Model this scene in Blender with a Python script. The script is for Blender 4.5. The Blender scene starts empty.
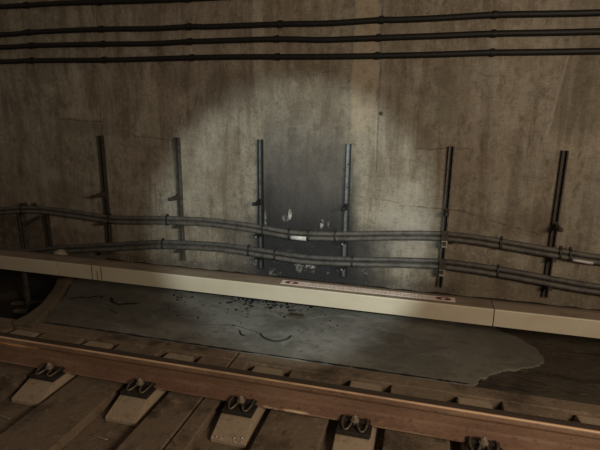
import bpy, bmesh, math, random
from mathutils import Vector, Matrix
random.seed(7)
S = bpy.context.scene
COL = S.collection

# ------------------------------------------------------------------ camera
cam = bpy.data.cameras.new('camera'); co = bpy.data.objects.new('camera', cam); COL.objects.link(co)
cam.lens = 28.97; cam.sensor_width = 36; cam.sensor_fit = 'HORIZONTAL'; cam.clip_start = 0.05
rt = Vector((0.96642808, 0.25664291, 0.01229519))
dn = Vector((0.07249487, -0.22645676, -0.97131963))
fw = Vector((-0.24649797, 0.93960191, -0.23745947))
co.matrix_world = Matrix(((rt.x, -dn.x, -fw.x, 0), (rt.y, -dn.y, -fw.y, 0), (rt.z, -dn.z, -fw.z, 1.79), (0, 0, 0, 1)))
S.camera = co

# ------------------------------------------------------------------ light
S.view_settings.view_transform = 'Standard'; S.view_settings.look = 'None'
S.view_settings.gamma = 1; S.view_settings.use_curve_mapping = False
S.view_settings.exposure = 0.0
w = bpy.data.worlds.new('world'); S.world = w; w.use_nodes = True
w.node_tree.nodes['Background'].inputs[0].default_value = (1.0, 0.82, 0.64, 1)
w.node_tree.nodes['Background'].inputs[1].default_value = 0.10

def lamp(name, kind, loc, target, energy, color, **kw):
    l = bpy.data.lights.new(name, kind); l.energy = energy; l.color = color
    for k, v in kw.items(): setattr(l, k, v)
    o = bpy.data.objects.new(name, l); COL.objects.link(o); o.location = loc
    o.rotation_euler = (Vector(target) - Vector(loc)).to_track_quat('-Z', 'Y').to_euler()
    return o
# the photographer's torch, just above and right of the lens
lamp('torch', 'SPOT', (0.10, 0.05, 1.86), (-1.27, 4.7, 0.63), 570, (0.88, 1.0, 0.97),
     spot_size=math.radians(36), spot_blend=0.38, shadow_soft_size=0.02)
# warm tunnel lamp high behind the camera
lamp('tunnel_lamp', 'AREA', (2.3, -0.3, 2.3), (0.1, 4.2, 1.1), 132, (1.0, 0.80, 0.60),
     shape='RECTANGLE', size=1.6, size_y=0.5)

# ------------------------------------------------------------------ node helpers
class E:
    """tiny expression wrapper round a value socket"""
    def __init__(s, nt, sock): s.nt = nt; s.s = sock
    def _op(s, op, b=None, c=None, clamp=False):
        n = s.nt.nodes.new('ShaderNodeMath'); n.operation = op; n.use_clamp = clamp
        for i, v in enumerate((s, b, c)):
            if v is None: continue
            if isinstance(v, E): s.nt.links.new(v.s, n.inputs[i])
            else: n.inputs[i].default_value = v
        return E(s.nt, n.outputs[0])
    def __add__(s, b): return s._op('ADD', b)
    __radd__ = __add__
    def __sub__(s, b): return s._op('SUBTRACT', b)
    def __mul__(s, b): return s._op('MULTIPLY', b)
    __rmul__ = __mul__
    def rsub(s, v): return (s * -1.0) + v
    def mx(s, b): return s._op('MAXIMUM', b)
    def mn(s, b): return s._op('MINIMUM', b)
    def abs(s): return s._op('ABSOLUTE')
    def sq(s): return s * s
    def sat(s): return s._op('ADD', 0.0, clamp=True)
    def step(s, a, b):
        n = s.nt.nodes.new('ShaderNodeMapRange'); n.interpolation_type = 'SMOOTHSTEP'
        s.nt.links.new(s.s, n.inputs['Value'])
        if a <= b:
            n.inputs['From Min'].default_value = a; n.inputs['From Max'].default_value = b
            n.inputs['To Min'].default_value = 0; n.inputs['To Max'].default_value = 1
        else:
            n.inputs['From Min'].default_value = b; n.inputs['From Max'].default_value = a
            n.inputs['To Min'].default_value = 1; n.inputs['To Max'].default_value = 0
        return E(s.nt, n.outputs['Result'])

class Mat:
    def __init__(s, name, rough=0.85, metal=0.0, spec=0.3):
        s.m = bpy.data.materials.new(name); s.m.use_nodes = True; s.nt = s.m.node_tree
        s.b = s.nt.nodes['Principled BSDF']
        s.b.inputs['Roughness'].default_value = rough; s.b.inputs['Metallic'].default_value = metal
        s.b.inputs['Specular IOR Level'].default_value = spec
        s.tc = s.nt.nodes.new('ShaderNodeTexCoord')
        s.P = s.tc.outputs['Object']
        sp = s.nt.nodes.new('ShaderNodeSeparateXYZ'); s.nt.links.new(s.P, sp.inputs[0])
        s.x, s.y, s.z = (E(s.nt, sp.outputs[i]) for i in range(3))
        s.col = None
    def noise(s, scale, detail=4, rough=0.6, sc=(1, 1, 1), off=(0, 0, 0), dist=0.0):
        mp = s.nt.nodes.new('ShaderNodeMapping'); mp.inputs['Scale'].default_value = sc
        mp.inputs['Location'].default_value = off
        s.nt.links.new(s.P, mp.inputs[0])
        n = s.nt.nodes.new('ShaderNodeTexNoise'); n.inputs['Scale'].default_value = scale
        n.inputs['Detail'].default_value = detail; n.inputs['Roughness'].default_value = rough
        n.inputs['Distortion'].default_value = dist
        s.nt.links.new(mp.outputs[0], n.inputs['Vector'])
        return E(s.nt, n.outputs['Fac'])
    def base(s, c):
        n = s.nt.nodes.new('ShaderNodeRGB'); n.outputs[0].default_value = (*c, 1); s.col = n.outputs[0]
    def mix(s, fac, c, mode='MIX'):
        n = s.nt.nodes.new('ShaderNodeMix'); n.data_type = 'RGBA'; n.blend_type = mode
        if isinstance(fac, E): s.nt.links.new(fac.s, n.inputs[0])
        else: n.inputs[0].default_value = fac
        s.nt.links.new(s.col, n.inputs[6]); n.inputs[7].default_value = (*c, 1)
        s.col = n.outputs[2]
    def bump(s, h, strength=0.4, dist=0.01):
        n = s.nt.nodes.new('ShaderNodeBump'); n.inputs['Strength'].default_value = strength
        n.inputs['Distance'].default_value = dist
        s.nt.links.new(h.s, n.inputs['Height']); s.nt.links.new(n.outputs[0], s.b.inputs['Normal'])
    def rough(s, e): s.nt.links.new(e.s, s.b.inputs['Roughness'])
    def done(s):
        if s.col: s.nt.links.new(s.col, s.b.inputs['Base Color'])
        return s.m

def concrete(name, c, dark, lite, scale=3, rough=0.88, spec=0.25, sc=(1, 1, 1), bump=0.5, k=1.0):
    m = Mat(name, rough, 0, spec); m.base(c)
    n1 = m.noise(scale, 6, 0.65, sc); n2 = m.noise(scale * 6, 5, 0.7, sc, (3, 1, 2)); n3 = m.noise(scale * 40, 3, 0.6)
    m.mix(n1.step(0.52, 0.30) * (0.75 * k), dark)
    m.mix(n2.step(0.55, 0.75) * (0.5 * k), lite)
    m.mix(n2.step(0.45, 0.28) * (0.6 * k), dark)
    m.mix(n3.step(0.42, 0.25) * (0.5 * k), dark)
    m.bump(n2 + n3 * 0.6, bump, 0.008)
    return m.done()

def plain(name, c, dark=None, rough=0.6, metal=0.0, scale=14, spec=0.4, k=0.7):
    m = Mat(name, rough, metal, spec); m.base(c)
    n = m.noise(scale, 5, 0.7)
    m.mix(n.step(0.58, 0.36) * k, dark or tuple(v * 0.4 for v in c))
    m.bump(n, 0.25, 0.004)
    return m.done()

# ------------------------------------------------------------------ wall material
def wall_material():
    m = Mat('wall_concrete', 0.9, 0, 0.2)
    m.base((0.262, 0.236, 0.188))
    wob = m.noise(5, 5, 0.65, (1, 1, 0.5)); wob2 = m.noise(5, 5, 0.65, (1, 1, 1), (9, 4, 3))
    fine = m.noise(45, 4, 0.7); mid = m.noise(11, 6, 0.7, off=(2, 0, 7))
    streak = m.noise(7, 5, 0.65, (1, 1, 0.12)); streak2 = m.noise(22, 4, 0.7, (1, 1, 0.06), (5, 0, 1))
    big = m.noise(1.3, 4, 0.6, (1, 1, 0.6), (1, 0, 4)); weave = m.noise(60, 2, 0.5, (0.25, 1, 1))
    X = m.x + (wob - 0.5) * 0.14; Z = m.z + (wob2 - 0.5) * 0.16
    def rect(x0, x1, z0, z1, sx=0.04, sz=0.08, ex=X, ez=Z):
        return ex.step(x0 - sx, x0 + sx) * ex.step(x1 + sx, x1 - sx) * ez.step(z0 - sz, z0 + sz) * ez.step(z1 + sz, z1 - sz)
    dark = (0.10, 0.078, 0.055); lite = (0.36, 0.33, 0.27); grey = (0.20, 0.19, 0.165)
    m.mix(big.step(0.58, 0.38) * 0.55, (0.165, 0.128, 0.09))
    m.mix(big.step(0.52, 0.68) * 0.4, grey)
    blot = m.noise(3.2, 8, 0.72, (1, 1, 0.75), (3, 0, 3), 0.5); blot2 = m.noise(7.5, 7, 0.75, (1.2, 1, 0.6), (6, 0, 2), 0.3)
    trow = m.noise(9, 6, 0.7, (0.5, 1, 1.6), (2, 0, 5), 0.8)
    m.mix(blot.step(0.50, 0.40) * 0.50, (0.135, 0.11, 0.08))
    m.mix(blot.step(0.54, 0.62) * 0.45, (0.35, 0.32, 0.26))
    m.mix(blot2.step(0.47, 0.36) * 0.55, dark)
    m.mix(blot2.step(0.56, 0.66) * 0.40, lite)
    m.mix(trow.step(0.45, 0.34) * 0.35, (0.12, 0.10, 0.075))
    m.mix(streak.step(0.50, 0.38) * 0.45, dark)
    m.mix(streak.step(0.54, 0.66) * 0.32, lite)
    m.mix(streak2.step(0.46, 0.32) * 0.22, dark)
    m.mix(streak2.step(0.56, 0.70) * 0.15, lite)
    m.mix(mid.step(0.46, 0.32) * 0.42, dark)
    m.mix(mid.step(0.56, 0.70) * 0.4, lite)
    m.mix(weave.step(0.5, 0.3) * 0.25, dark)
    # patches and tide marks, each where it sits on the wall
    brk = mid.step(0.30, 0.60)
    for (r, c, k) in [
        ((-2.25, -1.70, 1.72, 2.15, 0.06, 0.1), dark, 0.62),
        ((-2.75, -2.35, 1.95, 2.20, 0.08, 0.1), dark, 0.30),
        ((-1.73, -1.64, 2.10, 3.2, 0.012, 0.05), lite, 0.6),
        ((-1.62, -1.52, 1.50, 3.2, 0.02, 0.10), dark, 0.38),
        ((-1.05, -0.86, 1.62, 2.25, 0.04, 0.08), dark, 0.40),
        ((-1.45, -0.75, 1.78, 1.95, 0.1, 0.1), dark, 0.25),
        ((-0.74, -0.52, 1.55, 3.2, 0.015, 0.12), (0.34, 0.29, 0.21), 0.9),
        ((-0.45, -0.20, 1.45, 2.35, 0.08, 0.12), dark, 0.25),
        ((0.03, 0.22, 1.62, 2.12, 0.03, 0.05), (0.13, 0.125, 0.10), 0.5),
        ((-0.12, 0.02, 1.40, 1.62, 0.04, 0.04), dark, 0.45),
        ((0.28, 0.33, 1.55, 2.15, 0.03, 0.1), dark, 0.30),
        ((0.45, 0.50, 1.7, 2.1, 0.03, 0.1), dark, 0.30),
        ((1.04, 4.0, 1.60, 3.3, 0.015, 0.05), dark, 0.30),
        ((-4.05, -3.52, 1.62, 1.74, 0.03, 0.03), lite, 0.35),
        ((-4.05, -3.10, 1.45, 1.60, 0.03, 0.04), dark, 0.35),
        ((-4.30, -4.10, 2.0, 2.2, 0.05, 0.05), dark, 0.4),
        ((-4.9, -4.3, 0.55, 1.10, 0.1, 0.15), dark, 0.25),
        ((-4.30, -3.9, 0.62, 0.90, 0.06, 0.05), dark, 0.55),
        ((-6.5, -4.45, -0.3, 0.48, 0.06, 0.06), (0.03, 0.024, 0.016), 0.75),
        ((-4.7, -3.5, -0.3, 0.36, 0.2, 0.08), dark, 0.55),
        ((-2.30, -2.05, 1.1, 1.7, 0.04, 0.12), lite, 0.30),
        ((-2.60, -2.42, 0.7, 1.5, 0.05, 0.12), lite, 0.30),
        ((-0.44, -0.05, 0.66, 1.10, 0.05, 0.06), lite, 0.40),
        ((-0.42, 0.12, 0.30, 0.82, 0.05, 0.06), (0.33, 0.31, 0.27), 0.45),
        ((-0.70, -0.55, 0.62, 1.35, 0.02, 0.08), lite, 0.35),
        ((0.25, 1.10, 0.66, 0.86, 0.1, 0.05), dark, 0.35),
        ((0.25, 3.5, -0.3, 0.26, 0.12, 0.10), dark, 0.6),
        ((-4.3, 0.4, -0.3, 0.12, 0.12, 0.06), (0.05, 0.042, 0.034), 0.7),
    ]:
        m.mix(rect(*r) * (brk * 0.6 + 0.4) * k, c)
    Xs = m.x + (wob - 0.5) * 0.03; Zs = m.z + (wob2 - 0.5) * 0.05
    def line(x0, z0, x1, z1, wd, c, k):
        # thin crack from one wall point to another
        if abs(x1 - x0) < abs(z1 - z0):
            s = (x1 - x0) / (z1 - z0)
            d = (Xs - ((m.z - z0) * s + x0)).abs(); lo, hi = min(z0, z1), max(z0, z1)
            f = d.step(wd, wd * 0.3) * m.z.step(lo - .03, lo) * m.z.step(hi + .03, hi)
        else:
            s = (z1 - z0) / (x1 - x0)
            d = (Zs - ((m.x - x0) * s + z0)).abs(); lo, hi = min(x0, x1), max(x0, x1)
            f = d.step(wd, wd * 0.3) * m.x.step(lo - .03, lo) * m.x.step(hi + .03, hi)
        m.mix(f * k * blot2.step(0.40, 0.54), c)
    dk = (0.05, 0.038, 0.028); lt = (0.40, 0.34, 0.26)
    for a in [(-3.50, 2.9, -3.52, 1.46, 0.012, dk, 0.45), (-3.44, 2.9, -3.42, 1.5, 0.022, lt, 0.15),
              (-0.495, 2.9, -0.475, 1.2, 0.010, dk, 0.55), (-0.515, 2.4, -0.495, 1.3, 0.010, lt, 0.35),
              (1.075, 2.25, 0.99, 1.60, 0.012, lt, 0.40), (1.10, 2.25, 1.02, 1.60, 0.016, dk, 0.35),
              (-4.55, 2.12, -4.28, 1.72, 0.018, lt, 0.35), (-4.05, 1.62, -3.53, 1.60, 0.012, dk, 0.5),
              (-0.10, 1.42, 0.42, 1.44, 0.010, dk, 0.55), (-1.35, 1.60, -1.02, 1.60, 0.008, lt, 0.3),
              (-0.23, 0.875, 0.30, 0.86, 0.010, dk, 0.65), (0.30, 0.86, 1.05, 0.68, 0.010, dk, 0.55),
              (-0.60, 0.93, -0.23, 0.90, 0.008, dk, 0.4),
              (-3.1, 1.46, -2.62, 1.42, 0.014, dk, 0.45), (-1.1, 2.10, -0.80, 2.14, 0.008, dk, 0.5),
              (-0.35, 0.52, 0.10, 0.50, 0.008, dk, 0.4)]:
        line(*a)
    # soot from a burn between the two middle struts
    SX = m.x + (wob - 0.5) * 0.16 + (mid - 0.5) * 0.06; SZ = m.z + (wob2 - 0.5) * 0.3
    soot = (0.024, 0.024, 0.027)
    col1 = SX.step(-1.74, -1.56) * SX.step(-0.64, -0.86) * SZ.step(2.0, 1.1)
    col1 = col1 * (mid.step(0.15, 0.55) * 0.3 + 0.7)
    m.mix(col1 * 0.75, (0.062, 0.062, 0.065))
    col2 = SX.step(-1.72, -1.50) * SX.step(-0.60, -0.90) * SZ.step(1.25, 0.55)
    m.mix(col2 * 0.78, soot)
    for ex in (-1.60, -0.72):
        m.mix((SX - ex).abs().step(0.13, 0.02) * SZ.step(1.45, 0.7) * SZ.step(-.2, .3) * 0.75, soot)
    col3 = SX.step(-2.30, -1.60) * SX.step(-0.15, -0.55) * SZ.step(0.78, 0.42)
    m.mix(col3 * 0.85, soot)
    m.mix(col3 * mid.step(0.56, 0.72) * 0.25, (0.12, 0.12, 0.14))
    # flaked spots where the paler concrete shows
    ch = m.noise(30, 4, 0.7, (1, 1, 0.6), (0, 3, 0))
    for (cx, cz, rx, rz, k) in [(-1.342, 0.705, 0.020, 0.06, 0.9), (-1.39, 0.66, 0.04, 0.04, 0.35), (-1.003, 0.63, 0.02, 0.05, 0.9),
                                (-0.927, 0.635, 0.018, 0.03, 0.9), (-1.61, 0.62, 0.012, 0.14, 0.35),
                                (-1.13, 0.16, 0.08, 0.022, 0.6), (-1.24, 0.14, 0.04, 0.06, 0.35)]:
        e = (((m.x - cx) * (1 / rx)).sq() + ((m.z - cz) * (1 / rz)).sq()).step(1.3, 0.3)
        m.mix(e * ch.step(0.42, 0.58) * k, (0.5, 0.49, 0.46))
    # dirt splashes and crumbs of pale mortar low on the wall
    low = m.z.step(0.34, 0.12)
    m.mix(low * mid.step(0.58, 0.68) * 0.4, (0.30, 0.26, 0.2))
    # a bolt hole
    hole = ((m.x + 0.46).sq() + (m.z - 1.74).sq()).step(0.0006, 0.0002)
    m.mix(hole * 0.8, (0.02, 0.015, 0.01))
    m.mix(fine.step(0.45, 0.28) * 0.45, dark)
    m.mix(fine.step(0.57, 0.74) * col1.rsub(1.0) * col3.rsub(1.0) * 0.35, lite)
    m.bump(fine * 0.6 + mid + blot2, 0.7, 0.016)
    return m.done()

M = {}
M['wall'] = wall_material()
M['slab'] = concrete('slab_concrete', (0.165, 0.122, 0.084), (0.045, 0.032, 0.022), (0.31, 0.24, 0.17), 2.4, k=1.25, bump=1.0)
M['sleeper'] = concrete('sleeper_concrete', (0.30, 0.235, 0.165), (0.12, 0.085, 0.058), (0.46, 0.37, 0.27), 6, k=0.9)
M['dirtfloor'] = concrete('grimy_floor', (0.055, 0.045, 0.032), (0.010, 0.008, 0.006), (0.15, 0.12, 0.082), 3.0, 0.7, 0.3, (0.6, 1.8, 1), 1.0, 1.3)
M['pit'] = concrete('pit_dirt', (0.022, 0.017, 0.012), (0.008, 0.006, 0.005), (0.05, 0.04, 0.03), 4)
M['curb'] = concrete('curb_concrete', (0.12, 0.095, 0.065), (0.05, 0.038, 0.026), (0.18, 0.145, 0.10), 5, k=1.0)
M['rubble'] = concrete('rubble', (0.26, 0.22, 0.16), (0.1, 0.08, 0.06), (0.4, 0.35, 0.27), 10)
def mortar_material():
    m = Mat('grey_mortar', 0.75, 0, 0.35); m.base((0.175, 0.168, 0.150))
    a = m.noise(1.6, 6, 0.6); b = m.noise(6, 6, 0.7, (0.8, 1.3, 1), (4, 1, 0), 0.6); c = m.noise(50, 3, 0.6); d = m.noise(16, 5, 0.75, off=(7, 7, 0))
    m.mix(a.step(0.56, 0.42) * 0.6, (0.085, 0.083, 0.073))
    m.mix(b.step(0.52, 0.66) * 0.4, (0.25, 0.245, 0.22))
    m.mix(b.step(0.50, 0.34) * 0.7, (0.075, 0.072, 0.062))
    m.mix(d.step(0.45, 0.32) * 0.6, (0.06, 0.057, 0.05))
    # brown silt over both ends of the pour
    m.mix((m.x + (b - 0.5) * 0.8).step(-1.9, -2.9) * 0.65, (0.075, 0.064, 0.046))
    m.mix((m.x + (b - 0.5) * 0.5).step(-0.4, 0.8) * 0.6, (0.10, 0.088, 0.062))
    # soot dust fallen under the burn
    du = (((m.x + 1.3) * 1.3).sq() + ((m.y - 4.25) * 2.0).sq()).step(0.7, 0.05)
    m.mix(du * d.step(0.52, 0.38) * 0.7, (0.03, 0.03, 0.032))
    m.mix(c.step(0.4, 0.25) * 0.4, (0.08, 0.08, 0.07))
    m.bump(b + c * 0.4, 0.35, 0.008)
    return m.done()
M['mortar'] = mortar_material()
def cream_material():
    m = Mat('cream_board', 0.55, 0, 0.35); m.base((0.375, 0.338, 0.262))
    a = m.noise(3, 5, 0.6, (1, 1, 2)); b = m.noise(25, 4, 0.7)
    m.mix(a.step(0.6, 0.35) * 0.35, (0.30, 0.25, 0.17))
    m.mix(b.step(0.38, 0.22) * 0.5, (0.14, 0.1, 0.07))
    m.bump(a, 0.15, 0.004)
    return m.done()
M['cream'] = cream_material()
def covertop_material():
    m = Mat('dusty_board_top', 0.85, 0, 0.2); m.base((0.20, 0.155, 0.115))
    a = m.noise(4, 5, 0.65, (1, 2, 1)); b = m.noise(30, 4, 0.7)
    m.mix(a.step(0.55, 0.35) * 0.55, (0.10, 0.075, 0.055))
    m.mix(b.step(0.58, 0.75) * 0.4, (0.30, 0.25, 0.19))
    # grime thickest along the wall edge
    m.mix((m.y + (a - 0.5) * 0.08).step(3.74, 3.86) * 0.5, (0.06, 0.045, 0.032))
    return m.done()
M['covertop'] = covertop_material()
def rail_material():
    m = Mat('rusty_rail', 0.6, 0.05, 0.45); m.base((0.195, 0.122, 0.080))
    a = m.noise(5, 6, 0.7, (0.5, 1, 2)); b = m.noise(60, 4, 0.7, (0.6, 1, 1)); c = m.noise(2, 4, 0.6, (1, 1, 4), (3, 3, 3))
    m.mix(c.step(0.58, 0.38) * 0.5, (0.115, 0.060, 0.038))
    m.mix(a.step(0.52, 0.70) * 0.5, (0.30, 0.205, 0.14))
    m.mix(b.step(0.46, 0.30) * 0.8, (0.055, 0.030, 0.020))
    m.mix(b.step(0.60, 0.76) * 0.5, (0.38, 0.24, 0.14))
    # head top stained dark, highlight painted along the corner nearest the camera
    m.mix(m.z.step(0.164, 0.170) * m.y.step(2.513, 2.522) * 0.9, (0.030, 0.022, 0.017))
    m.mix(m.z.step(0.162, 0.166) * m.y.step(2.520, 2.514) * (a.step(0.3, 0.6) * 0.5 + 0.4), (0.62, 0.42, 0.26))
    # bare flaked scar on the side of the head, and pale marks on the foot
    f = m.noise(9, 4, 0.7, (0.6, 1, 2), (1, 1, 1))
    fl = (((m.x + 2.78) * (1 / 0.22)).sq() + ((m.z - 0.118) * (1 / 0.020)).sq() + (f - 0.5) * 2.5).step(1.0, 0.55)
    m.mix(fl * m.y.step(2.56, 2.53), (0.75, 0.42, 0.22))
    m.mix(m.z.step(0.012, 0.009) * m.y.step(2.470, 2.4675) * a.step(0.35, 0.6) * 0.5, (0.42, 0.31, 0.21))
    m.mix(m.z.step(0.045, 0.03) * 0.25, (0.13, 0.055, 0.04))
    g = (m.z.step(0.03, 0.02) * (m.x + 0.72).abs().step(0.16, 0.10) * f.step(0.44, 0.52) * m.y.step(2.478, 2.472))
    m.mix(g, (0.65, 0.5, 0.34))
    m.bump(b + a * 0.5, 0.4, 0.004)
    return m.done()
M['rail'] = rail_material()
M['blackcable'] = plain('black_cable_jacket', (0.009, 0.008, 0.007), (0.004, 0.004, 0.003), 0.6, 0, 20, 0.35)
M['greycable'] = plain('grey_cable_jacket', (0.088, 0.082, 0.070), (0.034, 0.031, 0.027), 0.6, 0, 12, 0.4)
M['sootcable'] = plain('sooty_cable_jacket', (0.075, 0.07, 0.064), (0.028, 0.026, 0.025), 0.6, 0, 16, 0.4)
M['strut'] = plain('dirty_galvanised_steel', (0.115, 0.105, 0.085), (0.035, 0.03, 0.025), 0.55, 0.4, 18, 0.5)
M['strutdark'] = plain('grimy_steel', (0.060, 0.050, 0.039), (0.022, 0.018, 0.015), 0.7, 0.3, 18, 0.4)
M['strutlit'] = plain('lit_slot_steel', (0.20, 0.20, 0.205), (0.07, 0.07, 0.072), 0.45, 0.5, 18, 0.5)
M['strutblack'] = plain('sooty_shaded_steel', (0.02, 0.019, 0.018), (0.008, 0.008, 0.008), 0.6, 0.2, 18, 0.4)
M['tie'] = plain('black_tie', (0.02, 0.018, 0.016), None, 0.6)
M['clampsteel'] = plain('pale_clamp_steel', (0.38, 0.37, 0.32), (0.10, 0.09, 0.07), 0.45, 0.5, 40)
M['clip'] = plain('oily_spring_steel', (0.15, 0.125, 0.095), (0.05, 0.04, 0.03), 0.45, 0.5, 40)
M['screw'] = plain('worn_screw_steel', (0.30, 0.25, 0.19), (0.1, 0.08, 0.06), 0.5, 0.4, 40)
M['plate'] = plain('dark_guide_plate', (0.028, 0.024, 0.019), None, 0.6, 0.1, 30)
M['white'] = plain('white_tag', (0.62, 0.61, 0.60), (0.3, 0.29, 0.28), 0.5, 0, 40, k=0.5)
M['labelpink'] = plain('faded_label', (0.58, 0.50, 0.44), (0.40, 0.33, 0.28), 0.6, 0, 30, k=0.6)
M['red'] = plain('label_red', (0.15, 0.025, 0.022), (0.08, 0.02, 0.018), 0.6, 0, 40, k=0.4)
M['stroke'] = plain('faded_label_red', (0.34, 0.20, 0.17), (0.25, 0.15, 0.13), 0.6, 0, 60, k=0.5)
M['soot'] = plain('black_flake', (0.012, 0.012, 0.012), None, 0.7)
M['crack'] = plain('crack_gap_dark', (0.008, 0.007, 0.006), None, 0.95)
M['wood'] = plain('dirty_timber', (0.07, 0.052, 0.035), (0.03, 0.02, 0.014), 0.8)

# ------------------------------------------------------------------ mesh helpers
def obj(name, bm, mat, parent=None, smooth=False, loc=None):
    me = bpy.data.meshes.new(name)
    bmesh.ops.recalc_face_normals(bm, faces=bm.faces[:])
    bm.to_mesh(me); bm.free()
    for mm in (mat if isinstance(mat, (list, tuple)) else [mat]): me.materials.append(mm)
    if smooth:
        for p in me.polygons: p.use_smooth = True
    o = bpy.data.objects.new(name, me); COL.objects.link(o)
    if parent: o.parent = parent
    if loc: o.location = loc
    return o
def tag(o, label, cat, group=None, kind=None):
    o['label'] = label; o['category'] = cat
    if group: o['group'] = group
    if kind: o['kind'] = kind
    return o
def struct(o, label=None):
    o['kind'] = 'structure'
    if label: o['label'] = label
    return o
def thing(name, loc, label, cat, group=None):
    o = bpy.data.objects.new(name, None); COL.objects.link(o); o.location = loc
    return tag(o, label, cat, group)
def box(bm, x0, x1, y0, y1, z0, z1, mi=0):
    vs = [bm.verts.new((x, y, z)) for z in (z0, z1) for y in (y0, y1) for x in (x0, x1)]
    for f in [(0, 1, 3, 2), (4, 6, 7, 5), (0, 4, 5, 1), (2, 3, 7, 6), (0, 2, 6, 4), (1, 5, 7, 3)]:
        bm.faces.new([vs[i] for i in f]).material_index = mi
def BM(): return bmesh.new()
def prism_z(bm, pts, z0, z1, mi=0):
    a = [bm.verts.new((x, y, z0)) for x, y in pts]; b = [bm.verts.new((x, y, z1)) for x, y in pts]
    n = len(pts)
    bm.faces.new(a[::-1]).material_index = mi; bm.faces.new(b).material_index = mi
    for i in range(n): bm.faces.new((a[i], a[(i+1) % n], b[(i+1) % n], b[i])).material_index = mi
def extr_x(bm, prof, x0, x1, seg=1, s0=1, s1=1):
    """profile in (y,z) swept along x"""
    rows = []
    for k in range(seg + 1):
        x = x0 + (x1 - x0) * k / seg
        rows.append([bm.verts.new((x, y, z)) for y, z in prof])
    n = len(prof)
    for a, b in zip(rows, rows[1:]):
        for i in range(n): bm.faces.new((a[i], a[(i+1) % n], b[(i+1) % n], b[i]))
    bm.faces.new(rows[0]); bm.faces.new(rows[-1][::-1])
def bevel(o, wd=0.004, seg=2):
    b = o.modifiers.new('bevel', 'BEVEL'); b.width = wd; b.segments = seg; b.limit_method = 'ANGLE'
    return o
def catmull(pts, n=6):
    P = [Vector(p) for p in pts]; P = [P[0] * 2 - P[1]] + P + [P[-1] * 2 - P[-2]]
    out = []
    for i in range(1, len(P) - 2):
        a, b, c, d = P[i-1:i+3]
        for k in range(n):
            t = k / n
            out.append(0.5 * ((2 * b) + (c - a) * t + (2*a - 5*b + 4*c - d) * t*t + (3*b - a - 3*c + d) * t**3))
    out.append(P[-2]); return out
def tube(bm, pts, r, sides=10, cap=True):
    rings = []
    up = None
    for i, p in enumerate(pts):
        t = (pts[min(i+1, len(pts)-1)] - pts[max(i-1, 0)]).normalized()
        if up is None: up = Vector((0, 1, 0)) if abs(t.y) < 0.8 else Vector((0, 0, 1))
        u = (up - t * up.dot(t)).normalized(); up = u; v = t.cross(u)
        rr = r(i / (len(pts)-1)) if callable(r) else r
        rings.append([bm.verts.new(p + (u * math.cos(2*math.pi*k/sides) + v * math.sin(2*math.pi*k/sides)) * rr) for k in range(sides)])
    for a, b in zip(rings, rings[1:]):
        for k in range(sides): bm.faces.new((a[k], a[(k+1) % sides], b[(k+1) % sides], b[k]))
    if cap: bm.faces.new(rings[0]); bm.faces.new(rings[-1][::-1])
def cyl(bm, c, axis, r, h, sides=12, r2=None):
    a = Vector(axis).normalized(); c = Vector(c)
    tube(bm, [c, c + a * h], (lambda t: r + ((r2 if r2 is not None else r) - r) * t), sides)
def copy_tree(o, parent=None):
    c = o.copy(); COL.objects.link(c); c.parent = parent
    for ch in list(o.children): copy_tree(ch, c)
    return c

# ------------------------------------------------------------------ structure
bm = BM(); box(bm, -10, 6, 4.70, 4.95, -0.4, 4.4); struct(obj('wall_back', bm, M['wall']), 'stained concrete tunnel wall behind the cables')

SX0, SP = -0.998, 0.70
CX = [round(SX0 + SP * k, 3) for k in range(-6, 6)]     # rail seats along the track
PW = 0.168
bm = BM()
box(bm, -9.5, 5.8, 0.5, 3.122, -0.45, -0.095)
edges = [-9.5] + [v for c in CX for v in (c - PW, c + PW)] + [5.8]
def raised(x0, x1, y0, y1):
    cuts = [x0] + [j for j in (-1.285,) if x0 < j < x1] + [x1]
    for a, b in zip(cuts, cuts[1:]):
        box(bm, a + (0.007 if a == -1.285 else 0), b - (0.007 if b == -1.285 else 0), y0, y1, -0.095, -0.03)
for i in range(0, len(edges), 2): raised(edges[i], edges[i+1], 1.55, 2.998)
raised(-9.5, 5.8, 3.0, 3.122); raised(-9.5, 5.8, 0.5, 1.548)
bevel(struct(obj('floor', bm, M['slab']), 'brown concrete track slab with a pocket round each sleeper block'), 0.008, 2)

# trough floor between the slab and the wall, ending at the broken curb
bm = BM()
prism_z(bm, [(-3.62, 4.70), (-3.62, 4.10), (-3.40, 3.72), (-3.24, 3.35), (-3.18, 3.150), (5.8, 3.150), (5.8, 4.70)], -0.45, -0.062)
struct(obj('floor', bm, M['dirtfloor']), 'grimy dark trough floor beyond the slab edge')
bm = BM(); box(bm, -9.5, -3.0, 3.124, 4.70, -0.5, -0.26)
struct(obj('floor', bm, M['pit']), 'dark sunken trough floor left of the curb')

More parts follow.
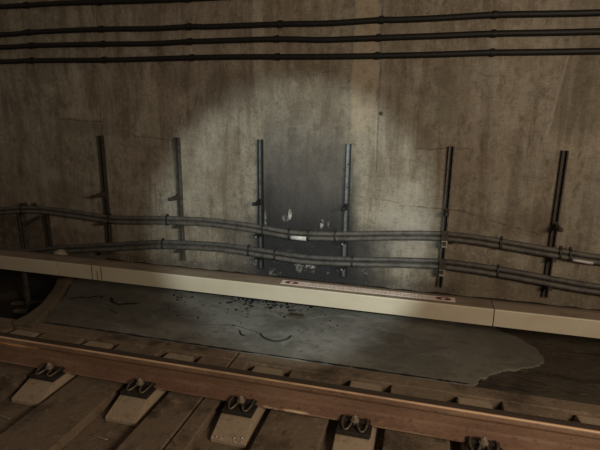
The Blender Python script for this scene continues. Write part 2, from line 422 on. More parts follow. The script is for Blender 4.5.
# smooth mortar pour: wavy rounded tongue at its right end
pr = [(0.45, 4.55), (0.50, 4.30), (0.66, 4.17), (0.72, 4.09), (0.83, 4.02), (0.88, 3.93), (0.93, 3.86), (0.955, 3.76), (0.955, 3.66), (0.92, 3.61), (0.86, 3.55),
      (0.78, 3.51), (0.74, 3.475), (0.66, 3.45), (0.60, 3.40), (0.55, 3.36), (0.51, 3.30), (0.46, 3.27), (0.44, 3.20), (0.40, 3.16)]
pr = [(p.x, p.y) for p in catmull([(x, y, 0) for x, y in pr], 4)]
pr = [(x + random.uniform(-.007, .007), y + random.uniform(-.007, .007)) for x, y in pr]
left = [(-3.15, 3.16), (-3.20, 3.35), (-3.36, 3.72), (-3.56, 4.08), (-3.58, 4.55)]
bm = BM(); prism_z(bm, pr + left, -0.062, -0.045)
def ribbon(pts, wd, z, mi):
    pts = [Vector((x, y, z)) for x, y in pts]; prev = None
    for i, p in enumerate(pts):
        t = (pts[min(i+1, len(pts)-1)] - pts[max(0, i-1)]).normalized(); n = Vector((-t.y, t.x, 0))
        h = wd * random.uniform(0.4, 1.2) * (0.15 if i in (0, len(pts)-1) else 1)
        cur = (bm.verts.new(p + n * h), bm.verts.new(p - n * h))
        if prev: bm.faces.new((prev[0], prev[1], cur[1], cur[0])).material_index = mi
        prev = cur
def jag(pts, amp, n=5):
    o = []
    for p in catmull([(x, y, 0) for x, y in pts], n): o.append((p.x + random.uniform(-amp, amp), p.y + random.uniform(-amp, amp)))
    return o
ribbon(jag([(-3.27, 3.66), (-3.19, 3.72), (-3.12, 3.73), (-3.05, 3.80), (-2.96, 3.79)], .012), .014, -.0446, 1)
ribbon(jag([(-2.90, 3.80), (-2.83, 3.72), (-2.74, 3.69), (-2.66, 3.72), (-2.56, 3.76)], .012), .020, -.0446, 1)
ribbon(jag([(-2.75, 3.55), (-2.68, 3.53), (-2.62, 3.50)], .008), .007, -.0446, 1)
ribbon(jag([(-1.78, 3.50), (-1.55, 3.56), (-1.35, 3.53), (-1.22, 3.46)], .005), .004, -.0446, 1)
ribbon(jag([(-3.12, 3.166), (-2.4, 3.168), (-1.6, 3.165), (-0.8, 3.168), (0.0, 3.166), (0.39, 3.168)], .003, 14), .012, -.0446, 1)  # dark strip painted in for the shade of the slab-edge gap
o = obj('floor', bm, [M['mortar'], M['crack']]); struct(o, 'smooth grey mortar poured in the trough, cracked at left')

# behind-the-cover strip of grime along the wall foot
bm = BM()
prof = [(4.62, -0.062), (4.66, -0.02), (4.70, 0.015), (4.70, -0.062)]
extr_x(bm, prof, -3.6, 5.8, 90)
for v in bm.verts:
    if v.co.z > -0.05: v.co.z += random.uniform(-0.008, 0.008)
struct(obj('trim_1', bm, M['dirtfloor'], smooth=True), 'ragged dirt fillet along the wall foot')

# broken curb that closes the mortar pour at its left end
cl = [(-3.84, 4.45), (-3.76, 4.10), (-3.55, 3.79), (-3.36, 3.42), (-3.30, 3.18), (-3.30, 3.02)]
cr = [(-3.64, 4.45), (-3.53, 3.98), (-3.29, 3.56), (-3.17, 3.28), (-3.08, 3.02)]
bm = BM(); prism_z(bm, cl + cr[::-1], -0.26, 0.0)
curb = bevel(obj('concrete_curb', bm, M['curb']), 0.015, 2)
tag(curb, 'slanting concrete curb between the dark pit and the grey mortar, running under the cream cover', 'curb')

# ------------------------------------------------------------------ running rail
yc = 2.542
half = [(0.075, 0.0), (0.075, 0.010), (0.045, 0.019), (0.014, 0.032), (0.0085, 0.052), (0.0085, 0.105), (0.016, 0.122), (0.034, 0.132),
        (0.036, 0.140), (0.035, 0.160), (0.031, 0.168), (0.022, 0.1715), (0.008, 0.173)]
prof = [(yc - a, z) for a, z in half] + [(yc + a, z) for a, z in half[::-1]]
bm = BM(); extr_x(bm, prof, -9.4, 5.7, 30)
rail = obj('running_rail', bm, M['rail'])
tag(rail, 'long rusty brown steel running rail crossing the foreground', 'rail')

# ------------------------------------------------------------------ sleepers and fastenings
def sleeper_bm():
    P = [(2.20, -0.094), (2.20, -0.066), (2.21, -0.060), (2.355, -0.014), (2.37, -0.012), (2.714, -0.012), (2.74, -0.014), (2.975, -0.036), (2.985, -0.045), (2.985, -0.094)]
    hw = lambda z: 0.098 + 0.014 * min(1, max(0, -z / 0.08))
    b = BM(); sh = lambda y: 0.012 if y < 2.3 else 0; A = [b.verts.new((-hw(z) + sh(y), y, z)) for y, z in P]; B = [b.verts.new((hw(z) + sh(y), y, z)) for y, z in P]
    n = len(P); b.faces.new(A); b.faces.new(B[::-1])
    for i in range(n): b.faces.new((A[i], A[(i+1) % n], B[(i+1) % n], B[i]))
    return b
sl = bevel(obj('sleeper_block', sleeper_bm(), M['sleeper']), 0.006, 2)

def rail_fastening():
    t = thing('rail_fastening', (0, 0, 0), '', '')
    b = BM(); box(b, -0.094, 0.094, 2.36, 2.719, -0.0115, -0.001); bevel(obj('base_plate', b, M['plate'], t), 0.002)
    for sgn, y0 in ((-1, yc - 0.075), (1, yc + 0.075)):
        yy = lambda d: y0 + sgn * d
        b = BM(); ya, yb = sorted((yy(0.001), yy(0.107)))
        box(b, -0.094, 0.100, ya, yb, -0.001, 0.010)
        ya, yb = sorted((yy(0.096), yy(0.107))); box(b, -0.094, 0.094, ya, yb, 0.010, 0.016)
        bevel(obj('guide_plate', b, M['plate'], t), 0.003)
        b = BM(); ya, yb = sorted((yy(-0.022), yy(0.004)))
        box(b, -0.086, 0.086, ya, yb, 0.0175, 0.0265); ya, yb = sorted((yy(0.001), yy(0.014))); box(b, -0.086, 0.086, ya, yb, 0.010, 0.0265)
        bevel(obj('insulator', b, M['plate'], t), 0.002)
        h = [(0.066, -0.018, 0.030), (0.071, 0.012, 0.032), (0.070, 0.050, 0.028), (0.058, 0.084, 0.020), (0.040, 0.090, 0.020),
             (0.024, 0.066, 0.028), (0.016, 0.025, 0.031), (0.013, -0.006, 0.033)]
        L = [(-x, yy(d), z) for x, d, z in h] + [(0, yy(-0.018), 0.032)] + [(x, yy(d), z) for x, d, z in h[::-1]]
        b = BM(); tube(b, catmull(L, 5), 0.0065, 8); obj('tension_clamp', b, M['clip'], t, True)
        b = BM(); c = (0, yy(0.026), 0.0)
        cyl(b, (0, yy(0.026), 0.010), (0, 0, 1), 0.010, 0.045, 12); cyl(b, (0, yy(0.026), 0.038), (0, 0, 1), 0.025, 0.006, 16)
        cyl(b, (0, yy(0.026), 0.044), (0, 0, 1), 0.019, 0.022, 6, 0.017); cyl(b, (0, yy(0.026), 0.066), (0, 0, 1), 0.009, 0.008, 12, 0.006)
        o = obj('sleeper_screw', b, M['screw'], t); o['label'] = 'paler worn screw head in the middle of the clamp'
    return t
fa = rail_fastening()
where = {-4: 'far left, beside the broken curb', -3: 'far left', -2: 'at the left end of the frame', -1: 'second from the left edge', 0: 'third from the left, its front corner speckled white', 1: 'middle right, cut by the bottom edge', 2: 'right of centre at the bottom edge', 3: 'nearest the right end of the frame', 4: 'beyond the right edge'}
named = {-3: 'leftmost, cut off by the left edge of the frame', -2: 'left, with a dark oily guide plate', -1: 'second from the left', 0: 'third from the left, its front corner chipped and speckled white',
         1: 'fourth from the left, its near end cut by the bottom edge', 2: 'fifth from the left, only its rail seat showing at the bottom', 3: 'at the bottom right corner, only its far end peeping over the rail'}
first = True
for k in range(-4, 5):
    x = SX0 + SP * k
    if k in (-4, 4): w_ = 'beyond the %s end of the view' % ('left' if k < 0 else 'right')
    else: w_ = named[k]
    s = sl if first else copy_tree(sl); f = fa if first else copy_tree(fa); first = False
    s.location = (x, 0, 0); f.location = (x, 0, 0)
    tag(s, 'sloped sleeper block, ' + w_, 'sleeper', 'sleeper blocks along the rusty rail')
    ff = {-4: 'beyond the left end of the view', -3: 'cut off by the left edge of the frame', -2: 'nearest the left edge, black and oily', -1: 'on the second sleeper from the left', 0: 'above the block with the speckled corner',
          1: 'below the pale block right of centre', 2: 'at the bottom edge right of centre', 3: 'at the bottom right corner', 4: 'beyond the right end of the view'}[k]
    tag(f, 'dark W-shaped rail clamp, ' + ff, 'rail fastening', 'rail fastenings')

# pale specks stuck on the third block
for (dx, y) in [(-0.085, 2.20), (-0.06, 2.205), (-0.03, 2.20), (0.045, 2.215), (0.06, 2.19), (0.095, 2.20), (0.088, 2.225), (0.05, 2.20)]:
    b = BM(); bmesh.ops.create_icosphere(b, subdivisions=1, radius=random.uniform(0.003, 0.006))
    o = obj('mortar_speck', b, M['white'], loc=(SX0 + dx, y, -0.060 + (y - 2.185) * 0.267 + 0.003))
    tag(o, 'tiny white speck on the chipped front of the speckled sleeper block', 'speck', 'white specks on the sleeper block')
# short wires lying in pockets
for x, y in ((-1.73, 2.055), (-2.42, 2.06)):
    b = BM(); tube(b, catmull([(x - .05, y + .01, -.088), (x, y, -.086), (x + .06, y - .004, -.088)], 4), 0.004, 6)
    tag(obj('wire_scrap', b, M['clampsteel'], None, True), 'short bright wire lying in the pocket in front of the %s sleeper block' % ('second' if x > -2 else 'leftmost'), 'wire', 'wires in the slab pockets')

# ------------------------------------------------------------------ cream third-rail cover
def cover(x0, x1, label):
    t = thing('third_rail_cover', ((x0 + x1) / 2, 3.7, 0.2), label, 'cover', 'cream cover boards end to end')
    L = (x1 - x0) / 2
    b = BM(); extr_x(b, [(-0.088, 0.126), (-0.088, 0.138), (0.10, 0.142), (0.128, 0.136), (0.128, 0.124), (0.10, 0.130)], -L, L)
    o = obj('top_board', b, M['covertop'], t); o['label'] = 'brown dusty top of the cover'
    # procedural texture wants world-like coordinates
    b = BM(); extr_x(b, [(-0.10, 0.011), (-0.10, 0.138), (-0.097, 0.146), (-0.086, 0.146), (-0.086, 0.011)], -L, L)
    o = obj('front_board', b, M['cream'], t); bevel(o, 0.002); o['label'] = 'cream painted front of the cover'
    b = BM(); extr_x(b, [(0.118, 0.03), (0.118, 0.1235), (0.128, 0.1235), (0.128, 0.03)], -L, L)
    obj('rear_board', b, M['covertop'], t)
    return t
# shift the dust mask into the boards' own coordinates
for n in M['covertop'].node_tree.nodes:
    if n.type == 'MAP_RANGE' and abs(n.inputs['From Min'].default_value - 3.74) < 1e-3:
        n.inputs['From Min'].default_value = 0.04; n.inputs['From Max'].default_value = 0.10
cover(-9.0, -3.318, 'long cream cover board left of the joint above the broken curb')
cover(-3.312, 0.555, 'middle cream cover board carrying the warning label')
cover(0.561, 5.6, 'cream cover board right of the right-hand joint')
for x, wh in ((-7.5, 'far beyond the left edge'), (-5.5, 'beyond the left edge'), (-2.4, 'behind the second tall strut\'s foot'), (-0.9, 'under the label'), (0.7, 'right of the label'), (2.6, 'beyond the right edge')):
    zf = -0.062 if x > -3.6 else -0.26
    b = BM(); extr_x(b, [(4.30, zf), (4.36, zf), (4.36, 0.10), (3.87, 0.27), (3.83, 0.27), (3.83, 0.225), (4.30, 0.07)], x - 0.02, x + 0.02)
    tag(obj('cover_support', b, M['strutdark']), 'dark steel arm hidden behind the cream cover board, ' + wh, 'bracket', 'arms of the cover boards')
b = BM(); box(b, -3.885, -3.85, 3.75, 3.785, -0.26, 0.328); box(b, -3.91, -3.825, 3.72, 3.81, -0.26, -0.245)
tag(bevel(obj('cover_support', b, M['strutdark']), 0.004), 'dull steel post standing in the dark pit under the cream cover', 'bracket')
for x, n in ((-2.925, 'left'), (-2.870, 'middle'), (-2.825, 'right')):
    b = BM()
    box(b, x - 0.002, x + 0.002, 3.5965, 3.5999, 0.2105, 0.348 if n != 'middle' else 0.30)
    tag(obj('painted_stripe', b, M['strutdark']), 'thin dark upright line on the cream board near its joint, %s of three' % n, 'stripe', 'dark lines on the cream board')
# warning label on top of the cover
b = BM(); tl = thing('warning_label', (-0.42, 3.712, 0.3422), 'long faded pink warning label with a red oval at each end, on the cream cover', 'label')
zt = lambda y: 0.338 + (y - 3.612) * 0.0213
box(b, -0.71, 0.705, -0.036, 0.045, -0.0015, 0.0010); obj('label_sheet', b, M['labelpink'], tl)
for cx in (-0.62, 0.615):
    b = BM(); pts = [(cx + 0.060 * math.cos(a), 0.004 + 0.029 * math.sin(a)) for a in [i * math.pi / 14 for i in range(28)]]
    prism_z(b, pts, 0.0010, 0.0020); ov = obj('red_oval', b, M['red'], tl); ov['label'] = 'dark red oval at the end of the label'
    b = BM()
    prism_z(b, [(cx + .008, .026), (cx - .022, -.004), (cx - .002, -.002), (cx - .010, -.028), (cx + .022, .006), (cx + .002, .004)], 0.0020, 0.0028)
    obj('bolt_mark', b, M['white'], ov)
b = BM(); x = -0.46
while x < 0.46:
    for row in (0.022, -0.014):
        if random.random() < 0.85:
            wd = random.uniform(0.008, 0.018); y = row + random.uniform(-.003, .003)
            box(b, x, x + 0.005, y - 0.012, y + 0.012, 0.0010, 0.0017)
            if random.random() < .6: box(b, x + 0.005, x + wd, y + 0.005, y + 0.011, 0.0010, 0.0017)
            if random.random() < .5: box(b, x + wd, x + wd + 0.004, y - 0.012, y + 0.006, 0.0010, 0.0017)
    x += random.uniform(0.022, 0.034)
o = obj('lettering', b, M['stroke'], tl); o['label'] = 'faded illegible red lettering'
tl.rotation_euler = (0.0213, 0, 0)
# insulated end piece behind the cover, shaped as a rough lump
b = BM(); bmesh.ops.create_icosphere(b, subdivisions=3, radius=0.07)
for v in b.verts: v.co.z = v.co.z * 0.9; v.co *= random.uniform(0.95, 1.04)
tag(obj('end_piece_lump', b, M['rubble'], None, True, (-3.69, 4.08, 0.235)), 'pale end piece shaped as a rounded lump showing behind the cream cover near its left joint', 'lump')
b = BM(); box(b, -3.78, -3.62, 4.00, 4.16, 0.002, 0.172)
tag(bevel(obj('hidden_lump_pier', b, M['strutdark']), 0.01), 'dark pier under the pale lump, hidden behind the cover', 'pier')

# ------------------------------------------------------------------ top black cables
TOP = dict(
 A=[(-9.4, 2.83), (-6.5, 2.82), (-4.645, 2.817), (-3.867, 2.823), (-3.03, 2.81), (-2.363, 2.806), (-1.4, 2.812), (0.4, 2.82), (2.4, 2.83), (5.6, 2.84)],
 B=[(-9.4, 2.52), (-6.5, 2.53), (-4.692, 2.530), (-4.288, 2.546), (-3.406, 2.554), (-2.821, 2.544), (-2.375, 2.551), (-2.16, 2.545), (-1.442, 2.548), (-0.962, 2.543), (-0.506, 2.557), (-0.33, 2.554), (0.011, 2.558), (0.458, 2.569), (0.884, 2.563), (1.252, 2.56), (2.3, 2.57), (5.6, 2.58)],
 C=[(-9.4, 2.39), (-6.5, 2.40), (-4.714, 2.398), (-4.309, 2.408), (-3.421, 2.407), (-2.83, 2.401), (-2.403, 2.411), (-2.111, 2.413), (-1.462, 2.416), (-1.053, 2.400), (-0.679, 2.403), (-0.321, 2.408), (0.022, 2.412), (0.449, 2.419), (0.901, 2.417), (1.273, 2.417), (2.3, 2.42), (5.6, 2.43)],
 D=[(-9.4, 2.24), (-6.5, 2.25), (-4.741, 2.244), (-4.331, 2.252), (-3.437, 2.247), (-2.841, 2.252), (-2.388, 2.258), (-1.851, 2.260), (-1.243, 2.253), (-0.766, 2.251), (-0.312, 2.253), (0.034, 2.257), (0.448, 2.265), (0.843, 2.264), (1.294, 2.265), (2.3, 2.27), (5.6, 2.28)])
ordn = dict(A='topmost, leaving the frame at top left', B='second from the top', C='third from the top', D='lowest of the four')
def zat(path, x):
    for a, b_ in zip(path, path[1:]):
        if a[0] <= x <= b_[0]: return a[1] + (b_[1] - a[1]) * (x - a[0]) / (b_[0] - a[0])
RC = 0.0265
for k, p in TOP.items():
    b = BM(); tube(b, catmull([(x, 4.672, z) for x, z in p], 5), RC, 12)
    tag(obj('power_cable', b, M['blackcable'], None, True), 'straight black cable high on the wall, ' + ordn[k], 'cable', 'black cables along the top of the wall')
CLX = [-5.24, -4.31, -3.41, -2.39, -1.46, -0.51, 0.47, 1.42]
b = BM()
arc = [Vector((0, -(RC + .002) * math.sin(a), (RC + .002) * math.cos(a))) for a in [math.pi * i / 10 for i in range(11)]]
arc = [Vector((0, 0.024, RC + .002))] + arc + [Vector((0, 0.024, -RC - .002))]
for a, c in zip(arc, arc[1:]):
    n = Vector((0, -(c - a).z, (c - a).y)).normalized() * 0.004
    q = [b.verts.new(Vector((sx, 0, 0)) + v + o_) for sx in (-0.016, 0.016) for v in (a, c) for o_ in (Vector(), Vector((0, v.y, v.z)).normalized() * 0.004)]
    for f in [(0, 1, 3, 2), (4, 6, 7, 5), (0, 4, 5, 1), (2, 3, 7, 6), (0, 2, 6, 4), (1, 5, 7, 3)]:
        b.faces.new([q[i] for i in f])
box(b, -0.016, 0.016, 0.012, 0.027, RC + 0.001, RC + 0.011)
clip0 = obj('cable_clip', b, M['blackcable'])
fst = True
colname = ['left of the frame', 'near the left edge', 'above the first tall strut', 'right of the second tall strut', 'above the soot stain', 'above the fourth tall strut', 'above the fifth tall strut', 'beyond the right edge']
for i, x in enumerate(CLX):
    for k in 'ABCD':
        c = clip0 if fst else clip0.copy()
        if not fst: COL.objects.link(c)
        fst = False
        c.location = (x + random.uniform(-.02, .02), 4.672, zat(TOP[k], x))
        tag(c, 'saddle clip on the %s top cable, %s' % (dict(A='first', B='second', C='third', D='fourth')[k], colname[i]), 'cable clip', 'clips on the top cables')

# ------------------------------------------------------------------ lower cable runs
U = [(-9.4, 0.30), (-7.0, 0.40), (-5.6, 0.47), (-4.957, 0.525), (-4.657, 0.562), (-4.37, 0.576), (-4.092, 0.568), (-3.822, 0.553), (-3.428, 0.530), (-3.106, 0.543), (-2.794, 0.566), (-2.314, 0.584), (-2.026, 0.577), (-1.746, 0.560),
     (-1.419, 0.528), (-1.206, 0.520), (-0.795, 0.546), (-0.211, 0.600), (0.158, 0.622), (0.382, 0.619), (0.602, 0.602), (0.861, 0.577), (1.071, 0.556), (1.277, 0.540), (1.516, 0.520), (2.2, 0.50), (3.4, 0.55), (5.6, 0.55)]
Lp = [(-9.4, -0.12), (-7, -0.10), (-5.6, -0.06), (-5.048, -0.025), (-4.591, 0.030), (-4.15, 0.107), (-3.593, 0.182), (-3.064, 0.255), (-2.774, 0.290), (-2.325, 0.312), (-2.033, 0.314), (-1.749, 0.303), (-1.473, 0.288), (-1.203, 0.273),
      (-0.992, 0.276), (-0.685, 0.292), (-0.195, 0.326), (0.179, 0.346), (0.406, 0.341), (0.718, 0.322), (1.062, 0.290), (1.23, 0.272), (1.556, 0.245), (2.2, 0.22), (3.4, 0.27), (5.6, 0.27)]
def run(path, off, r, mat, label, group, ph, amp=0.0015, y=4.60, dy=0):
    pts = catmull([(x, y + dy + 0.004 * math.sin(x * 2.3 + ph), z + off + amp * math.sin(x * 3.1 + ph)) for x, z in path], 6)
    b = BM(); tube(b, pts, r, 12)
    return tag(obj('power_cable', b, mat, None, True), label, 'cable', group)
run(U, 0.0245, 0.0235, M['greycable'], 'dull grey cable on the upper rack run, top strand of its pair', 'upper pair of rack cables', 0)
run(U, -0.0245, 0.0235, M['greycable'], 'dull grey cable on the upper rack run, lower strand carrying the white tags', 'upper pair of rack cables', 0.3, 0.0015, dy=-0.006)
run(Lp, 0.027, 0.0250, M['sootcable'], 'sooty grey cable on the lower rack run, top strand of its pair', 'lower pair of rack cables', 0.7)
run(Lp, -0.026, 0.0250, M['greycable'], 'worn grey cable on the lower rack run, bottom strand just above the cream cover', 'lower pair of rack cables', 1.0, 0.0015, dy=-0.008)

# straps round the pairs
def strap_bm(hz=0.057, hy=0.036, w_=0.010):
    b = BM(); P = []
    for s in (1, -1):
        for i in range(7):
            a = math.pi * i / 6
            P.append((hy * math.cos(a) * s, (hz - hy) * s + hy * math.sin(a) * s))
    I = [(y * 0.90, z * 0.94) for y, z in P]
    n = len(P); R_ = [[b.verts.new((sx, y, z)) for y, z in Q] for sx in (-w_, w_) for Q in (P, I)]
    a, ai, c, ci = R_
    for i in range(n):
        j = (i + 1) % n
        b.faces.new((a[i], a[j], c[j], c[i])); b.faces.new((ai[i], ci[i], ci[j], ai[j]))
        b.faces.new((a[i], ai[i], ai[j], a[j])); b.faces.new((c[i], c[j], ci[j], ci[i]))
    box(b, -w_ * 1.3, w_ * 1.3, -0.008, 0.008, hz - 0.002, hz + 0.012)
    return b
s0 = obj('cable_strap', strap_bm(), M['tie']); fst = True
for path, nm, xs in ((U, 'upper', [(-4.62, 'above the left-hand short posts'), (-3.43, 'just right of the first tall strut'), (-2.70, 'just left of the second tall strut'), (-1.60, 'at the third tall strut'), (-1.315, 'at the left end of the white tag'), (-1.115, 'at the right end of the white tag'), (-0.84, 'just left of the fourth tall strut'), (0.70, 'between the fifth and sixth tall struts'), (1.20, 'just right of the sixth tall strut'), (1.28, 'left of the right-hand white tag')]),
                     (Lp, 'lower', [(-2.77, 'left of the second tall strut'), (-1.76, 'left of the third tall strut'), (-1.47, 'under the soot stain'), (-0.66, 'just right of the fourth tall strut'), (0.70, 'between the fifth and sixth tall struts')])):
    for x, wh in xs:
        c = s0 if fst else s0.copy()
        if not fst: COL.objects.link(c)
        fst = False
        c.location = (x, 4.596, zat(path, x) + 0.001)
        tag(c, 'narrow black strap round the %s cable pair, %s' % (nm, wh), 'cable strap', 'black straps round the rack cables')
# white tags
for (xa, xb, wh, a0) in ((-1.295, -1.135, 'in front of the soot stain', -230), (1.305, 1.47, 'near the right edge', -185)):
    b = BM(); za, zb = zat(U, xa) - 0.0275, zat(U, xb) - 0.0275
    n = 9; yt = 4.594; R_ = []
    for k_ in range(n):
        an = math.radians(a0 + (-45 - a0) * k_ / (n - 1))    # lower front half of the strand
        row = []
        for (xx, zz) in ((xa, za), (xb, zb)):
            for rr in (0.0240, 0.0275): row.append(b.verts.new((xx, yt + rr * math.cos(an), zz + rr * math.sin(an))))
        R_.append(row)
    for p, q in zip(R_, R_[1:]):
        b.faces.new((p[1], p[3], q[3], q[1])); b.faces.new((p[0], q[0], q[2], p[2])); b.faces.new((p[0], p[1], q[1], q[0])); b.faces.new((p[2], q[2], q[3], p[3]))
    b.faces.new((R_[0][0], R_[0][2], R_[0][3], R_[0][1])); b.faces.new((R_[-1][0], R_[-1][1], R_[-1][3], R_[-1][2]))
    tag(obj('cable_tag', b, M['white'], None, True), 'small white tag wrapped round the upper rack cable, ' + wh, 'tag', 'white cable tags')

# ------------------------------------------------------------------ wall struts with arms
def channel(bm, w_, d, t, z0, z1, x=0, yb=4.70):
    """open channel, mouth toward the track"""
    h = w_ / 2
    P = [(-h, yb), (h, yb), (h, yb - d), (h - 0.012, yb - d), (h - 0.012, yb - d + t), (h - t, yb - d + t), (h - t, yb - t), (-h + t, yb - t), (-h + t, yb - d + t), (-h + 0.012, yb - d + t), (-h + 0.012, yb - d), (-h, yb - d)]
    n0 = len(bm.faces); prism_z(bm, [(a + x, c) for a, c in P], z0, z1)
    bm.faces.ensure_lookup_table(); bm.faces[n0 + 2 + 6].material_index = 1     # back of the slot
def arm_bm(L):
    b = BM()
    # tapering flanged arm reaching out from the wall, tip turned up
    prof = [(4.653, 0.026), (4.653, -0.026), (4.653 - L * 0.9, -0.014), (4.653 - L, -0.006), (4.653 - L - 0.004, 0.022), (4.653 - L + 0.008, 0.024), (4.653 - L * 0.9, 0.010)]
    extr_x(b, prof, -0.016, 0.016)
    box(b, -0.026, 0.026, 4.645, 4.652, -0.035, 0.035)
    return b
XS = [(-3.522, 1.455), (-2.585, 1.461), (-1.654, 1.466), (-0.752, 1.450), (0.203, 1.456), (1.146, 1.450)]
lens = [0.19, 0.19, 0.17, 0.16, 0.14, 0.20]
za3 = [0.80, 0.828, 0.830, 0.835, 0.845, 0.785]
desc = ['leftmost of the six tall struts, brown and dim', 'second tall strut from the left, greenish grey', 'third from the left, at the left edge of the soot stain', 'fourth from the left, at the right edge of the soot stain', 'fifth from the left, with two pale clamps', 'rightmost of the six tall struts']
mats = [('strutdark', 'strutblack'), ('strut', 'strutdark'), ('strutblack', 'strutlit'), ('strutblack', 'strutlit'), ('strut', 'strutblack'), ('strutdark', 'strutdark')]
for i, (x, zt_) in enumerate(XS):
    t = thing('wall_strut', (x, 4.70, 0.09), 'upright steel strut, ' + desc[i], 'strut', 'tall cable struts on the wall')
    b = BM(); channel(b, 0.052, 0.045, 0.006, 0.0, zt_ - 0.09, 0, 0.0); o = obj('channel', b, [M[q] for q in mats[i]], t)
    for z in (za3[i], zat(U, x) - 0.060, zat(Lp, x) - 0.062):
        L = lens[i] if z == za3[i] else 0.13
        b = arm_bm(L)
        for v in b.verts: v.co.y -= 4.70
        o = obj('arm', b, M['strutblack' if i in (2, 3) else 'strutdark'], t); o.location = (0, 0, z - 0.09)
        if z != za3[i]:
            b = BM(); cyl(b, (0, -0.14, 0), (0, 1, 0), 0.011, 0.02, 8); e = obj('bolt', b, M['clampsteel' if i in (2, 3) else 'strut'], o); e.location = (0 if i not in (2, 3) else 0.0, -0.038, -0.004)
    for z in (1.25, 1.02):
        b = BM(); cyl(b, (0, -0.010, 0), (0, 1, 0), 0.009, 0.004, 6); o = obj('anchor_bolt', b, M['strutdark'], t); o.location = (0, 0, z - 0.09)

# pale clamps at the fifth strut
for nm, z in (('upper', 0.562), ('lower', 0.278)):
    t = thing('cable_clamp', (0.205, 4.545, z), 'small pale steel clamp on the fifth tall strut below the %s cable pair' % nm, 'clamp', 'pale clamps on the fifth strut')
    b = BM(); box(b, -0.026, 0.026, -0.006, 0.006, -0.03, 0.03); box(b, -0.026, 0.026, -0.006, 0.10, -0.034, -0.028); bevel(obj('plate', b, M['clampsteel'], t), 0.002)
    b = BM(); cyl(b, (0, -0.014, 0.004), (0, 1, 0), 0.008, 0.009, 6); obj('bolt', b, M['clip'], t)
    b = BM(); box(b, -0.030, 0.030, 0.0, 0.010, 0.031, 0.125); obj('strap', b, M['strutdark'], t)
# loose wire stub by the upper clamp
b = BM(); tube(b, catmull([(0.22, 4.56, 0.575), (0.27, 4.55, 0.57), (0.31, 4.56, 0.585), (0.34, 4.57, 0.575)], 4), 0.007, 6)
tag(obj('wire_scrap', b, M['tie'], None, True), 'short loose black wire end right of the upper pale clamp', 'wire')

# short posts and brace at the left junction
for x, zt_, m_, l in ((-4.72, 0.50, 'strut', 'paler short steel post below the cables at the far left'), (-4.37, 0.515, 'strutdark', 'darker short steel post right of the paler one, below the cables at far left')):
    b = BM(); channel(b, 0.055, 0.045, 0.006, 0.0, zt_ + 0.26, 0, 0.0)
    tag(obj('short_post', b, [M[m_], M[m_]], loc=(x, 4.685 if m_ == 'strut' else 4.70, -0.26)), l, 'post')
b = BM(); tube(b, [Vector((-4.66, 4.63, 0.36)), Vector((-4.42, 4.63, 0.48))], 0.02, 8)
tag(obj('brace', b, M['strutdark']), 'slanting brace between the two short posts at far left', 'brace')
for x, n in ((-4.64, 'left'), (-4.57, 'middle'), (-4.44, 'right')):
    b = BM(); z = zat(U, x) + 0.05
    cyl(b, (x, 4.60, z), (0, 0, 1), 0.022, 0.016, 6); cyl(b, (x, 4.60, z + 0.016), (0, 0, 1), 0.010, 0.02, 8)
    tag(obj('clamp_bolt', b, M['tie']), 'dark bolt head on top of the upper cables at far left, %s of three' % n, 'bolt', 'bolts on the left junction')

# ------------------------------------------------------------------ debris
def flake_bm(r):
    b = BM(); n = random.randint(5, 7)
    pts = [(r * random.uniform(.5, 1.2) * math.cos(2*math.pi*i/n), r * random.uniform(.3, .9) * math.sin(2*math.pi*i/n)) for i in range(n)]
    prism_z(b, pts, 0, 0.006); return b
protos = [obj('soot_flake', flake_bm(0.014), M['soot']) for _ in range(5)]
used = set()
for i in range(120):
    u = random.random()
    if i < 62:  x = random.gauss(-1.30, 0.22); y = 4.20 - abs(random.gauss(0, 0.13))
    elif i < 95: x = random.gauss(-1.75, 0.25); y = random.uniform(3.80, 4.15)
    else: x = random.uniform(-2.4, -0.6); y = random.uniform(3.55, 4.15)
    k = i % 5
    c = protos[k] if k not in used else protos[k].copy()
    if k in used: COL.objects.link(c)
    used.add(k)
    s = random.choice((0.5, 0.7, 0.9, 1.3)) * (1.3 if i < 62 else 0.9)
    c.location = (x, y, -0.045); c.scale = (s * 1.3, s, s); c.rotation_euler = (0, 0, random.uniform(0, 6.28))
    tag(c, 'small black flake lying on the grey mortar below the soot stain', 'flake', 'black flakes on the mortar')
def wire(pts, r, label, name='wire_scrap', mat='soot', z=-0.045):
    b = BM(); tube(b, catmull([(x, y, z + r + h) for x, y, h in pts], 5), r, 7)
    return tag(obj(name, b, M[mat], None, True), label, 'wire')
wire([(-1.235, 3.47, 0), (-1.20, 3.42, 0.004), (-1.13, 3.385, 0), (-1.05, 3.385, 0.003), (-0.99, 3.43, 0.01), (-0.985, 3.50, 0.0)], 0.007, 'curled black wire scrap on the mortar, shaped like a hook')
wire([(-1.42, 3.47, 0), (-1.385, 3.41, 0.003), (-1.345, 3.40, 0)], 0.007, 'short black wire scrap on the mortar left of the curled one')
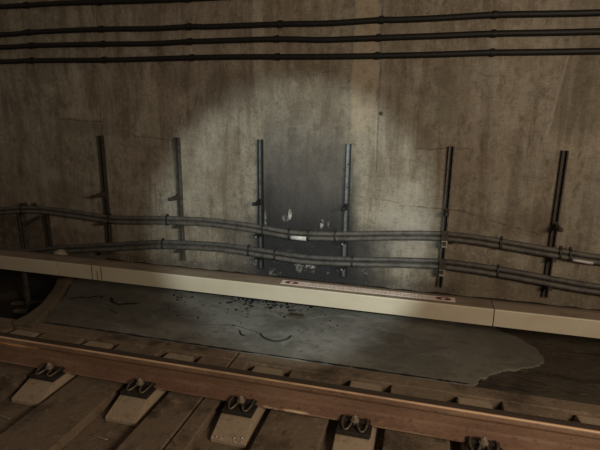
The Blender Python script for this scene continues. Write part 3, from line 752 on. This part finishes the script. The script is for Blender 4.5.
b = BM(); prism_z(b, [(-0.085, -0.02), (-0.03, -0.035), (0.05, -0.045), (0.09, -0.02), (0.05, 0.02), (0.0, 0.035), (-0.06, 0.03)], 0, 0.012)
for v in b.verts:
    if v.co.z > 0.005: v.co.z += random.uniform(0, 0.012)
tag(obj('mortar_chip', b, M['dirtfloor'], loc=(-1.045, 3.895, -0.045)), 'dark flat chip lying on the mortar below the warning label', 'chip')

# rubble along the wall foot and on the right of the cover
def rock(r):
    b = BM(); bmesh.ops.create_icosphere(b, subdivisions=1, radius=r)
    for v in b.verts: v.co *= random.uniform(0.7, 1.15); v.co.z *= 0.7
    return b
rp = [obj('rubble_stone', rock(0.028), M['rubble']) for _ in range(4)]
used = set()
for i in range(26):
    k = i % 4
    c = rp[k] if k not in used else rp[k].copy()
    if k in used: COL.objects.link(c)
    used.add(k)
    x = random.uniform(-3.3, 1.7); s = random.uniform(0.5, 1.3)
    c.location = (x, 4.63, -0.055 + 0.05 * s); c.scale = (s, s, s); c.rotation_euler = (0, 0, random.uniform(0, 6))
    tag(c, 'small crumb of broken concrete at the foot of the wall behind the cover', 'rubble', 'crumbs along the wall foot')
# litter in the pit
for (x, y, L, a, m_, l) in [(-3.95, 3.85, 0.34, 0.35, 'wood', 'thin pale stick lying in the dark pit at the left'), (-3.86, 3.66, 0.16, 0.1, 'curb', 'short pale strip lying in front of the stick in the dark pit'),
                            (-4.35, 3.95, 0.45, 0.9, 'pit', 'broken slab piece at the back of the dark pit'), (-4.15, 3.45, 0.16, -0.3, 'curb', 'small broken brick piece in the dark pit near the slab edge')]:
    b = BM(); h = 0.03 if 'slab' not in l else 0.09; wv = 0.025 if 'slab' not in l else 0.14
    box(b, -L/2, L/2, -wv, wv, 0, h)
    for v in b.verts: v.co += Vector([random.uniform(-.01, .01) for _ in range(2)] + [0])
    o = bevel(obj('broken_piece' if 'broken' in l else 'stick', b, M[m_], loc=(x, y, -0.26)), 0.006); o.rotation_euler = (0, 0, a)
    tag(o, l, 'debris')
